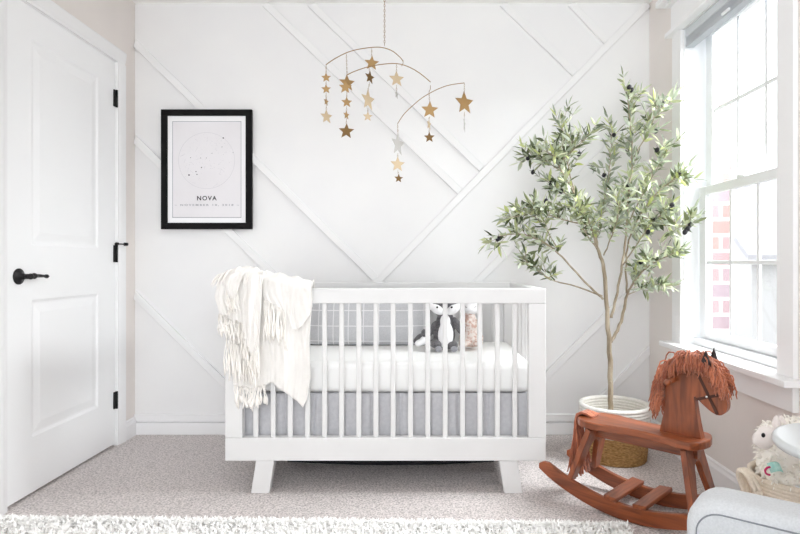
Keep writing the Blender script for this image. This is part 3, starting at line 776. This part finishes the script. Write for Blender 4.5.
branches = [
 ('trunk',[(611,424,0),(610.5,400,0),(610,360,0),(607.5,320,.0),(604,270,0),(598,250,0),(590,225,-.05),(575,195,-.1),(558,165,-.15),(547,150,-.18)],[.0135,.013,.0125,.011,.0095,.008,.006,.0045,.003,.0015]),
 ('b',[(610.5,342,0),(616,333,.0),(622,318,.02),(627,295,.05),(633,284,.0),(642,272,-.06),(655,262,-.14),(682,250,-.28)],[.0095,.0085,.008,.007,.005,.004,.003,.0015]),
 ('b',[(611,318,0),(616,298,.02),(622,266,.03),(626,235,.04),(628,200,.05),(632,160,.04),(630,120,.02),(626,90,0)],[.008,.007,.0065,.006,.005,.004,.003,.0015]),
 ('b',[(627,293,.05),(626,265,.04),(629,240,.0),(640,215,-.08),(655,195,-.16),(673,180,-.26),(683,178,-.3)],[.006,.005,.0045,.004,.003,.0022,.0012]),
 ('b',[(632,160,.04),(645,138,-.02),(656,115,-.1),(667,104,-.2)],[.0035,.003,.002,.001]),
 ('b',[(627,225,.04),(640,200,0),(655,172,-.1),(668,150,-.2)],[.004,.003,.0022,.0012]),
 ('b',[(603,299,0),(585,282,-.05),(562,257,-.1),(545,243,-.13),(520,234,-.15),(490,238,-.17)],[.006,.005,.0042,.0035,.0025,.0012]),
 ('b',[(602,296,0),(575,286,-.03),(552,280,-.06),(535,268,-.08),(522,257,-.1)],[.0045,.0035,.003,.002,.001]),
 ('b',[(598,250,0),(597,235,.05),(602,210,.1),(608,180,.13),(611,150,.14),(612,128,.14)],[.0055,.0045,.004,.003,.002,.001]),
 ('b',[(590,225,-.05),(568,221,-.1),(545,214,-.14),(522,207,-.16)],[.0045,.0032,.0022,.001]),
 ('b',[(575,195,-.1),(569,170,-.05),(565,142,-.02),(561,121,0)],[.004,.003,.002,.001]),
 ('b',[(558,165,-.15),(573,150,-.18),(586,139,-.2)],[.003,.002,.001]),
 ('b',[(562,172,-.14),(550,164,-.1),(538,158,-.06),(527,158,-.04)],[.003,.002,.0015,.001]),
 ('b',[(580,203,-.08),(568,195,-.04),(557,189,-.02),(548,182,0)],[.003,.002,.0015,.001]),
 ('b',[(627,295,.05),(645,288,.0),(662,284,-.15)],[.003,.002,.001]),
 ('b',[(640,215,-.08),(660,224,-.2),(682,226,-.32),(692,223,-.38)],[.003,.0025,.0018,.001]),
 ('b',[(604,255,0),(612,235,-.12),(618,215,-.16),(622,190,-.18)],[.004,.003,.002,.001]),
 ('b',[(598,250,0),(585,232,-.16),(580,218,-.2),(572,205,-.22)],[.004,.003,.002,.001]),
 ('b',[(558,250,-.1),(545,228,-.14),(530,215,-.18),(512,218,-.2)],[.003,.002,.0015,.001]),
 ('b',[(622,266,.03),(640,240,-.1),(652,222,-.18),(668,212,-.28)],[.004,.003,.002,.001]),
]
lm = MB(); wood = []; leafpts = []
def leaf(p, d, up, L, wd):
    d = d.normalized(); side = d.cross(up)
    side = side.normalized() if side.length > 1e-4 else d.orthogonal().normalized()
    nrm = side.cross(d)
    P = [p, p+d*L*.28+side*wd*.85-nrm*.002, p+d*L*.62+side*wd*.75-nrm*.004, p+d*L-nrm*.010, p+d*L*.62-side*wd*.75-nrm*.004, p+d*L*.28-side*wd*.85-nrm*.002, p+d*L*.3+nrm*.0015, p+d*L*.64-nrm*.001]
    lm.add(P, [[0,1,6],[1,2,7,6],[2,3,7],[3,4,7],[4,5,6,7],[5,0,6]], True)
def rv(a=1): return Vector((rnd.uniform(-a,a),rnd.uniform(-a,a),rnd.uniform(-a,a)))
def leaves_along(pts, dens=.013, start=0.0, L0=.058):
    cum = [0]
    for a, b in zip(pts, pts[1:]): cum.append(cum[-1]+(b-a).length)
    tot = cum[-1]; s_ = start*tot; roll = rnd.random()*6
    while s_ <= tot:
        i = max(j for j in range(len(cum)) if cum[j] <= s_); i = min(i, len(pts)-2)
        t_ = (s_-cum[i])/max(1e-6,cum[i+1]-cum[i]); p = pts[i].lerp(pts[i+1], t_); d = (pts[i+1]-pts[i]).normalized()
        leafpts.append(p.copy())
        o1 = d.orthogonal().normalized(); o1 = Matrix.Rotation(roll,3,d) @ o1
        for sg in (1,-1):
            if rnd.random() < .84:
                dd = d*rnd.uniform(.45,.95)+o1*sg*rnd.uniform(.6,1)+Vector((0,0,.18))+rv(.18)
                leaf(p, dd, rv(1)+Vector((0,-.4,.9)), L0*rnd.uniform(.65,1.2), rnd.uniform(.0072,.0112))
        roll += 1.57+rnd.uniform(-.4,.4); s_ += dens*rnd.uniform(.8,1.25)
    leaf(pts[-1], d+rv(.2), rv(1)+Vector((0,0,.8)), L0, .006)
for bi, (nm, pts, rad) in enumerate(branches):
    P = catmull([TP(*q_) for q_ in pts], 5); n = len(P)
    rr = [interp([(i/(len(rad)-1), r) for i, r in enumerate(rad)], j/(n-1)) for j in range(n)]
    for j in range(n): P[j] = P[j]+Vector((.002*math.sin(j*2.1+bi),.002*math.cos(j*1.7),0))
    wood.append((nm, P, rr))
    frac = {0:.66,1:.6,2:.5,3:.4,6:.5,7:.55,8:.3}.get(bi,.3)
    leaves_along(P, .020, frac)
    cum = n
    k0 = int(n*frac*.9)
    for j in range(k0, n-1):
        reps = 1 if j % 3 else 2
        for q_ in range(reps):
            d0 = (P[j+1]-P[j]).normalized(); dd = (d0*.7+rv(1.0)+Vector((0,0,.35))).normalized()
            L = rnd.uniform(.04,.10); tp = [P[j]]; cur = dd
            for s_ in range(5):
                cur = (cur+rv(.16)+Vector((0,0,.03))).normalized(); nx = tp[-1]+cur*L/5
                nx.y = min(nx.y, 3.22); nx.x = min(nx.x, 1.22)
                tp.append(nx)
            wood.append(('twig', tp, [.0014,.0013,.0012,.001,.0009,.0007]))
            leaves_along(tp, .021, .2)
tk = MB(); bmh = MB()
for nm, P, rr in wood:
    if nm == 'trunk': tk.tube(P, rr, 10)
    else: bmh.tube(P, rr, 8 if nm == 'b' else 5)
for i in range(5):
    p = TP(610+.6*rnd.uniform(-1,1), 410-i*14, -.010); tk.ball(p, (.006,.005,.007), 8, 6)
tk.build('trunk', M['bark'], tree); bmh.build('branches', M['bark'], tree)
# keep leaves off the wall and window trim
for v in lm.v:
    v.y = min(v.y, 3.26); v.x = min(v.x, 1.28 if v.y > 2.97 or v.z < .62 or v.z > 2.1 else 1.283)
fol = lm.build('foliage', M['leaf'], tree); tag(fol, None, None, None, 'stuff')
om = None
for (ox, oy) in ((629,87),(631.5,90),(663,104),(656,131),(657,150),(614,135),(528,158),(556,142),(579,154),(604,175),(628,186),(551,183),(561,191),(679,175),(546,201),(690,225),(697,240),(655,220),(498,239),(618,205),(648,232),(672,205),(637,152),(685,232),(641,262),(533,172)):
    tgt = None; bd = 1e9
    for p in leafpts:
        u = CX+F*p.x/p.y; v = CY+F*(H-p.z)/p.y; dd = (u-ox)**2+(v-oy)**2+max(0,p.y-2.85)*60
        if dd < bd: bd, tgt = dd, p
    c = tgt+Vector((0,-.012,-.012)); c = W(ox, oy, c.y) if bd < 150 else c
    if om is None: om = MB().ball(c,(.0105,.0105,.0135),14,10,roty(.4)).tube([c+Vector((.003,0,.011)),c+Vector((.003,.012,.026))],.0009,5).build('olive', M['olive'], tree); oc = c.copy(); ol = WL[om.name].copy()
    else: child_copy(om, tree, ol+(c-oc))

# ------------------------------------------------------------------ rocking horse
HC = Vector((.861,2.27,0)); U = Vector((.719,-.695,0)); V = Vector((.695,.719,0))
HX = Matrix(((U.x,V.x,0,HC.x),(U.y,V.y,0,HC.y),(0,0,1,0),(0,0,0,1)))       # local (s, v, z) -> world
horse = thing('rocking_horse','cherry wood rocking horse with rust yarn mane standing beside armchair','rocking horse',HC)
def HB(): return MB(HX)
RR = .70
def zbot(s_): return .0015+s_*s_/(2*RR)
for sg in (-1,1):
    lo, hi = [], []
    for i in range(33):
        s_ = -.380+.69*i/32; e = max(0, 1-min(abs(s_+.380), abs(s_-.31))/.05)
        lo.append(Vector((s_, 0, zbot(s_)+.004*e))); hi.append(Vector((s_-.02*(1-e) if False else s_, 0, zbot(s_)+.058-.032*e*e)))
    poly = lo+hi[::-1]
    for p in poly: p.y = sg*.115-.011
    HB().prism(poly, (0,.022,0), .003).build('rocker', M['wood'], horse)
for s0 in (-.060,.055):
    zt = zbot(s0)+.0585
    HB().box((s0-.026,-.13,zt),(s0+.026,.13,zt+.016),.003,rot=Matrix.Rotation(-s0/RR,3,'Y')).build('foot_rest', M['wood_cross'], horse)
# seat: violin outline
ol_ = []
def hw(s_): return interp([(-.248,.0),(-.244,.038),(-.233,.062),(-.213,.082),(-.18,.094),(-.13,.096),(-.08,.086),(-.03,.076),(.03,.072),(.08,.076),(.13,.088),(.18,.096),(.225,.092),(.246,.072),(.258,.04),(.264,.0)], s_)
ns = 60; top = []; bot_ = []
ss_ = [-.248+.512*(.5-.5*math.cos(PI*i/ns)) for i in range(ns+1)]
poly = [Vector((s_,-hw(s_),.309)) for s_ in ss_]+[Vector((s_,hw(s_),.309)) for s_ in ss_[-2:0:-1]]
HB().prism(poly, (0,0,.030), .006, 3).build('seat', M['wood'], horse)
HB().box((-.225,-.020,.262),(.225,.020,.3085),.003).build('seat_beam', M['wood'], horse)
def legboard(s_top, s_bot, zb_):
    # A-shaped board with an arched cut-out, spanning both rockers
    def pt_(v, z):
        t_ = (.304-z)/(.304-zb_); return Vector((s_top+(s_bot-s_top)*t_, v, z))
    outer = [(-.125,zb_),(-.082,.304),(.082,.304),(.125,zb_)]
    arch = [(.082,zb_)]
    for i in range(13):
        a = PI*i/12; arch.append((.036*math.cos(a), .205+.045*math.sin(a)))
    arch.append((-.082,zb_))
    pts = [pt_(*q_) for q_ in outer+arch]
    dn = (pt_(0,zb_)-pt_(0,.304)).normalized(); nrm = dn.cross(Vector((0,1,0)))*.022
    return HB().prism([p-nrm*.5 for p in pts], nrm, .003)
legboard(-.175,-.240,zbot(-.24)+.05).build('leg', M['wood_up'], horse)
legboard(.195,.240,zbot(.24)+.05).build('leg', M['wood_up'], horse)
# head board
hp = [(.088,.335),(.094,.37),(.104,.42),(.108,.47),(.112,.515),(.122,.555),(.142,.592),(.175,.618),(.212,.629),(.247,.618),(.275,.59),(.300,.552),(.318,.512),(.325,.482),(.322,.456),(.308,.440),(.292,.437),(.270,.446),(.245,.465),(.2137,.491),(.2165,.46),(.222,.42),(.230,.375),(.239,.335)]
sm_ = []
HB().prism([Vector((p.x,-.019,p.z)) for p in catmull([Vector((a,0,z)) for a, z in hp], 4)], (0,.038,0)).build('head', M['wood_up'], horse)
br = HB()
for sg in (-1,1):
    y = sg*.0195
    def strap(a, b, w_):
        a, b = Vector((a[0],y,a[1])), Vector((b[0],y,b[1])); d = (b-a).normalized(); n_ = Vector((-d.z,0,d.x))*w_/2
        br.prism([a-n_,b-n_,b+n_,a+n_],(0,sg*.002,0))
    strap((.215,.60),(.2935,.439),.0105); strap((.2225,.482),(.314,.515),.010)
bo = br.build('bridle', M['leather'], horse)
HB().ball((.2575,-.0225,.497),(.005,.003,.005),12,8).build('rivet', M['chrome'], bo)
HB().ball((.2575,.0225,.497),(.005,.003,.005),12,8).build('rivet', M['chrome'], bo)
HB().tube([(.148,-.10,.545),(.148,.10,.545)],.010,12).ball((.148,-.10,.545),(.013,.013,.013)).ball((.148,.10,.545),.013).build('handle', M['wood_cross'], horse)
for sg in (-1,1):
    e = HB(); e.add([(.238,sg*.030,.590),(.284,sg*.032,.592),(.274,sg*.050,.626),(.262,sg*.044,.670),(.246,sg*.050,.624),(.261,sg*.020,.612)],[[0,1,2,4],[4,2,3],[0,4,3,5],[1,5,3,2],[0,5,1]]); e.build('ear', M['dark_leather'], horse)
# yarn mane
crest = catmull([Vector((.102,0,.465)),Vector((.104,0,.51)),Vector((.114,0,.555)),Vector((.138,0,.597)),Vector((.172,0,.622)),Vector((.212,0,.634)),Vector((.25,0,.622)),Vector((.278,0,.592)),Vector((.302,0,.553))], 12)
mane = HB()
for i in range(1250):
    k_ = rnd.random(); idx = int(k_*(len(crest)-2)); p = crest[idx].copy(); tg = (crest[idx+1]-crest[idx]).normalized(); nr = Vector((-tg.z,0,tg.x)); 
    sg = rnd.choice([-1,-1,1]); p += Vector((0,rnd.uniform(-.019,.019),0))
    L = rnd.uniform(.055,.10)*(1.0 if k_ < .75 else .95); 
    out = nr*rnd.uniform(.35,.9)+Vector((0,sg*rnd.uniform(.3,1.0),0))+tg*rnd.uniform(-.5,.5)
    out.normalize(); pts = [p]; cur = out; ph = rnd.random()*6
    for s_ in range(7):
        pull = .25+.18*s_
        cur = (cur+Vector((0,0,-pull))*.9+rv(.14)).normalized(); nx = pts[-1]+cur*L/7
        nx += Vector((math.sin(ph+s_*2.2),math.cos(ph+s_*2.0),math.sin(ph*2+s_*2.6)))*.0034
        if abs(nx.y) < .023 and nx.z < .60: nx.y = sg*(.023+.004*rnd.random())
        pts.append(nx)
    mane.tube(pts, [.0016,.0026,.0028,.0028,.0028,.0027,.0025,.0016], 5)
tag(mane.build('mane', M['yarn'], horse), 'rust yarn mane', None, None, 'stuff')
# tail
tl = HB()
for i in range(250):
    v0 = rnd.uniform(-.03,.03); pts = []; dv = rnd.uniform(-.05,.05); ds = rnd.uniform(-.012,.022); L = rnd.uniform(.15,.215); ph = rnd.random()*6
    key = [(-.190,.339),(-.210,.346),(-.235,.349),(-.256,.337),(-.264,.302)]
    for a, z in key: pts.append(Vector((a+ds*.3, v0, z+.006*rnd.random())))
    for s_ in range(1,8):
        t_ = s_/7; pts.append(Vector((-.264+ds*t_*1.5+.002*math.sin(ph+s_*2), v0+dv*t_+.002*math.cos(ph+s_*2.3), .300-L*t_)))
    tl.tube(pts, .0026, 5)
tag(tl.build('tail', M['yarn'], horse), 'rust yarn tail', None, None, 'stuff')
# ------------------------------------------------------------------ armchair (bottom right)
b_ = Vector((.788,-.616,0)); n_ = Vector((.616,.788,0)); O = Vector((.478,1.045,0))
AX = Matrix(((b_.x,n_.x,0,O.x),(b_.y,n_.y,0,O.y),(0,0,1,0),(0,0,0,1)))    # local (a back, n right, z)
chair = thing('armchair','pale blue-grey upholstered armchair, only its arm visible at lower right','armchair',O+b_*.35-n_*.3)
def armprof(n0):
    pts = [(.0,.10),(.0,.475)]
    for i in range(9):
        t_ = PI/2*i/8; pts.append((.055-.055*math.cos(t_), .505+.055*math.sin(t_)))
    pts += [(.64,.56),(.66,.10)]
    return [Vector((a, n0, z)) for a, z in pts]
def arm(n0, n1, nm):
    b = bmesh.new(); mb = MB(AX); mb.prism(armprof(n0), (0,n1-n0,0), .024, 5)
    o = mb.build(nm, M['uphol'], chair)
    for p in o.data.polygons: p.use_smooth = True
    for nn in (n0, n1):
        wp = []
        wp = [Vector((.020,nn,.11)),Vector((.020,nn,.47))]
        for i in range(1,9):
            t_ = PI/2*i/8; wp.append(Vector((.062-.042*math.cos(t_),nn,.496+.042*math.sin(t_))))
        wp += [Vector((.30,nn,.538)),Vector((.62,nn,.538))]
        MB(AX).tube(wp, .0014, 6).build('welt', M['welt'], o)
    return o
arm(0,.10,'arm'); arm(-.66,-.56,'arm')
def softbox(a, c, bev, nm):
    o = MB(AX).box(a, c, bev, seg=5).build(nm, M['uphol'], chair)
    for p in o.data.polygons: p.use_smooth = True
    return o
softbox((.02,-.555,.12),(.64,-.005,.30),.02,'seat_base')
softbox((.0,-.55,.30),(.50,-.01,.43),.04,'seat_cushion')
softbox((.50,-.555,.30),(.66,-.005,.98),.05,'backrest')
for a in (.05,.59):
    for n0 in (-.62,.03): MB(AX).tube([(a+.02,n0+.01,.12),(a+.02,n0+.01,.0095)],[.022,.014],12).build('leg', M['wood_up'], chair)

# ------------------------------------------------------------------ side table
tc_ = Vector((1.065,1.36,0))
tb = thing('side_table','round white side table at the right edge beside the armchair','side table',tc_)
MB().lathe([(.001,.524),(.185,.524),(.197,.528),(.202,.537),(.202,.542),(.197,.549),(.188,.551),(.001,.551)],tc_,64).build('table_top', M['table_white'], tb)
MB().lathe([(.001,.5235),(.05,.5235),(.022,.49),(.02,.06),(.03,.03),(.001,.02)],tc_,28).build('pedestal', M['table_white'], tb)
MB().lathe([(.001,.0),(.14,.0),(.145,.008),(.13,.018),(.03,.03),(.001,.032)],tc_,40).build('base', M['table_white'], tb)

# ------------------------------------------------------------------ toy basket and toys
bc = Vector((1.118,1.70,0)); br_ = .13
tbk = thing('toy_basket','cream rope basket with loop handle holding soft toys under the window','basket',bc)
def tw(z0,z1,r0,r1,rows,amp): return ropewall(z0,z1,r0,r1,rows,amp)
MB().lathe([(.001,.002)]+tw(0,.352,.115,.134,34,.0025)+[(.134,.357),(.128,.357)]+[(r-.013,z) for r,z in tw(.352,.02,.134,.117,34,-.001)]+[(.001,.016)],bc,64).build('basket_body', M['rope'], tbk)
hc = bc+Vector((-.149,.0,.300)); hp_ = []
dirv = Vector((-.995,-.08,0)).normalized(); tanv = Vector((.08,-.995,0)).normalized()
hc = bc+dirv*.143+Vector((0,0,.325))
for i in range(25):
    a = 2*PI*i/24; hp_.append(hc+tanv*.034*math.cos(a)+Vector((0,0,.046*math.sin(a)))+dirv*.018*max(0,math.sin(a)+.3))
MB().tube(hp_, .0085, 8).tube([p+dirv*.011 for p in hp_], .0075, 8).build('handle', M['rope'], tbk)
ly = 1.68
def L2(px, py, dy=0.0): return W(px, py, ly+dy)
lla = thing('plush_llama','fluffy cream plush llama with a small black eye in the rope basket','soft toy',L2(785,470))
wool_parts = [(L2(790,452,.05),(.07,.085,.075),18,12),(L2(794,436,.06),(.055,.06,.055),16,10),(L2(777,462,.0),(.055,.055,.05),16,10),(L2(773,450,.0),(.042,.042,.05),16,10),(L2(772.5,435,.0),(.037,.036,.036),16,10),(L2(792,478,-.03),(.05,.05,.03),16,10),(L2(778,474,-.01),(.045,.045,.04),16,10),(L2(800,462,.02),(.05,.05,.05),16,10)]
blob('body', wool_parts, M['wool'], lla, .006, .012, .012, 3)
blob('muzzle', [(L2(763,440,-.016),(.030,.026,.026),16,12),(L2(768,435.5,-.014),(.032,.027,.03),14,10)], M['plush_muzzle'], lla, .0035)
for px_, dy in ((776.5,-.02),(781.5,.03)):
    blob('ear', [(L2(px_,426,dy),(.014,.011,.028),12,8),(L2(px_,421,dy),(.009,.009,.018),12,8)], M['plush_muzzle'], lla, .003)
MB().ball(L2(763.3,435.2,-.044),(.0056,.004,.0068),12,8).build('eye', M['black'], lla)
# woolly tufts
tf = MB()
for c, r, *_ in wool_parts[:7]:
    for i in range(200):
        d = rv(1).normalized(); 
        if d.y > .5: continue
        p = Vector(c)+Vector((d.x*r[0],d.y*r[1],d.z*r[2])); q_ = p+d*.010+rv(.006); tf.tube([p-d*.004,(p+q_)/2+rv(.003),q_+Vector((0,0,-.003))],[.003,.003,.0012],4)
tag(tf.build('wool_tufts', M['wool'], lla), None, None, None, 'stuff')
sd = MB(); c = L2(776.5,469,-.062)
sd.grid(lambda u,v: c+Vector(((u-.5)*.036,-.008*math.sin(PI*u)-.004+.02*v,.008*math.sin(PI*u)+(v-.5)*.020-.03*(u-.5)*0)), 14, 6)
so = sd.build('saddle', M['teal'], lla)
MB().tube([c+Vector((-.024,-.006,.006))+Vector((-.014*math.sin(t_),-.004,.011*math.cos(t_)-.008)) for t_ in [i*.26 for i in range(13)]],.0028,6).build('saddle_trim', M['pink'], so)
bear = thing('plush_bear','small orange-brown plush toy at the rim of the rope basket','soft toy',W(798,486,1.62))
blob('body', [(W(798,487,1.625),(.022,.02,.02),14,10),(W(803,498,1.65),(.03,.028,.03),14,10),(W(794.5,482,1.625),(.008,.006,.008),10,8),(W(801.5,481,1.625),(.008,.006,.008),10,8)], M['rust_plush'], bear, .003, .003, .01, 3)
MB().ball(W(797,488,1.601),(.009,.006,.007)).build('muzzle', M['plush_white'], bear)

# ------------------------------------------------------------------ shag rug
rug = thing('shag_rug','white shaggy rug along the bottom edge in front of the crib','rug',(-.45,1.4,0))
def rug_edge(x): return 2.15-.045*(x+1.6)/2.4
cor = [Vector((-1.60,.55,.001)),Vector((.75,.45,.001)),Vector((.75,2.095,.001)),Vector((-1.60,2.145,.001))]
MB().prism(cor,(0,0,.016)).build('backing', M['rug_base'], rug)
pv, pf = [], []
pl = MB()
def blade(x, y, edge):
    a = rnd.random()*2*PI; L = rnd.uniform(.020,.040); w = rnd.uniform(.0025,.0048); lean = rnd.uniform(.3,1.1)
    d = Vector((math.cos(a),math.sin(a),0)); sd_ = Vector((-d.y,d.x,0))*w
    p0 = Vector((x,y,.015)); p1 = p0+d*L*lean*.35+Vector((0,0,L*.55)); p2 = p0+d*L*lean*.9+Vector((0,0,L*(.95-.45*lean)))
    pl.add([p0-sd_,p0+sd_,p1+sd_,p1-sd_,p2],[[0,1,2,3],[3,2,4]],True)
for i in range(30000):
    x = rnd.uniform(-1.60,.75); ye = 2.145-.05*(x+1.6)/2.35
    y = ye-(rnd.random()**1.6)*1.55
    if x > .74 and rnd.random() < .5: continue
    blade(x, y, ye)
for i in range(2500):
    x = rnd.uniform(-1.60,.75); blade(x, 2.145-.05*(x+1.6)/2.35-rnd.random()*.03, 0)
tag(pl.build('shag_pile', M['rug'], rug), None, None, None, 'stuff')

# ------------------------------------------------------------------ light
wd = bpy.data.worlds.new('World'); SC.world = wd; wd.use_nodes = True
bg = wd.node_tree.nodes['Background']; bg.inputs[0].default_value = (.935,.968,1.0,1); bg.inputs[1].default_value = 4.0
def area(name, loc, target, sx, sy, power, col=(1,1,1)):
    l_ = bpy.data.lights.new(name,'AREA'); l_.shape = 'RECTANGLE'; l_.size = sx; l_.size_y = sy; l_.energy = power; l_.color = col
    o = bpy.data.objects.new(name, l_); COL.objects.link(o); o.location = loc
    o.rotation_euler = (Vector(target)-Vector(loc)).to_track_quat('-Z','Y').to_euler(); return o
area('window_daylight', (2.7,2.3,2.7), (1.0,2.6,.9), 1.6, 1.4, 320, (.97,.985,1))

cam = bpy.data.cameras.new('camera'); co = bpy.data.objects.new('camera', cam); COL.objects.link(co)
co.location = (0,0,H); co.rotation_euler = (PI/2,0,0)
cam.sensor_width = 36; cam.lens = F/800*36; cam.shift_x = -(CX-400)/800; cam.shift_y = -(267-CY)/800
cam.clip_start = .05; cam.clip_end = 200
SC.camera = co
SC.cycles.max_bounces = 16; SC.cycles.diffuse_bounces = 10
SC.view_settings.view_transform = 'Standard'; SC.view_settings.look = 'None'; SC.view_settings.exposure = -0.03; SC.view_settings.gamma = 1.0
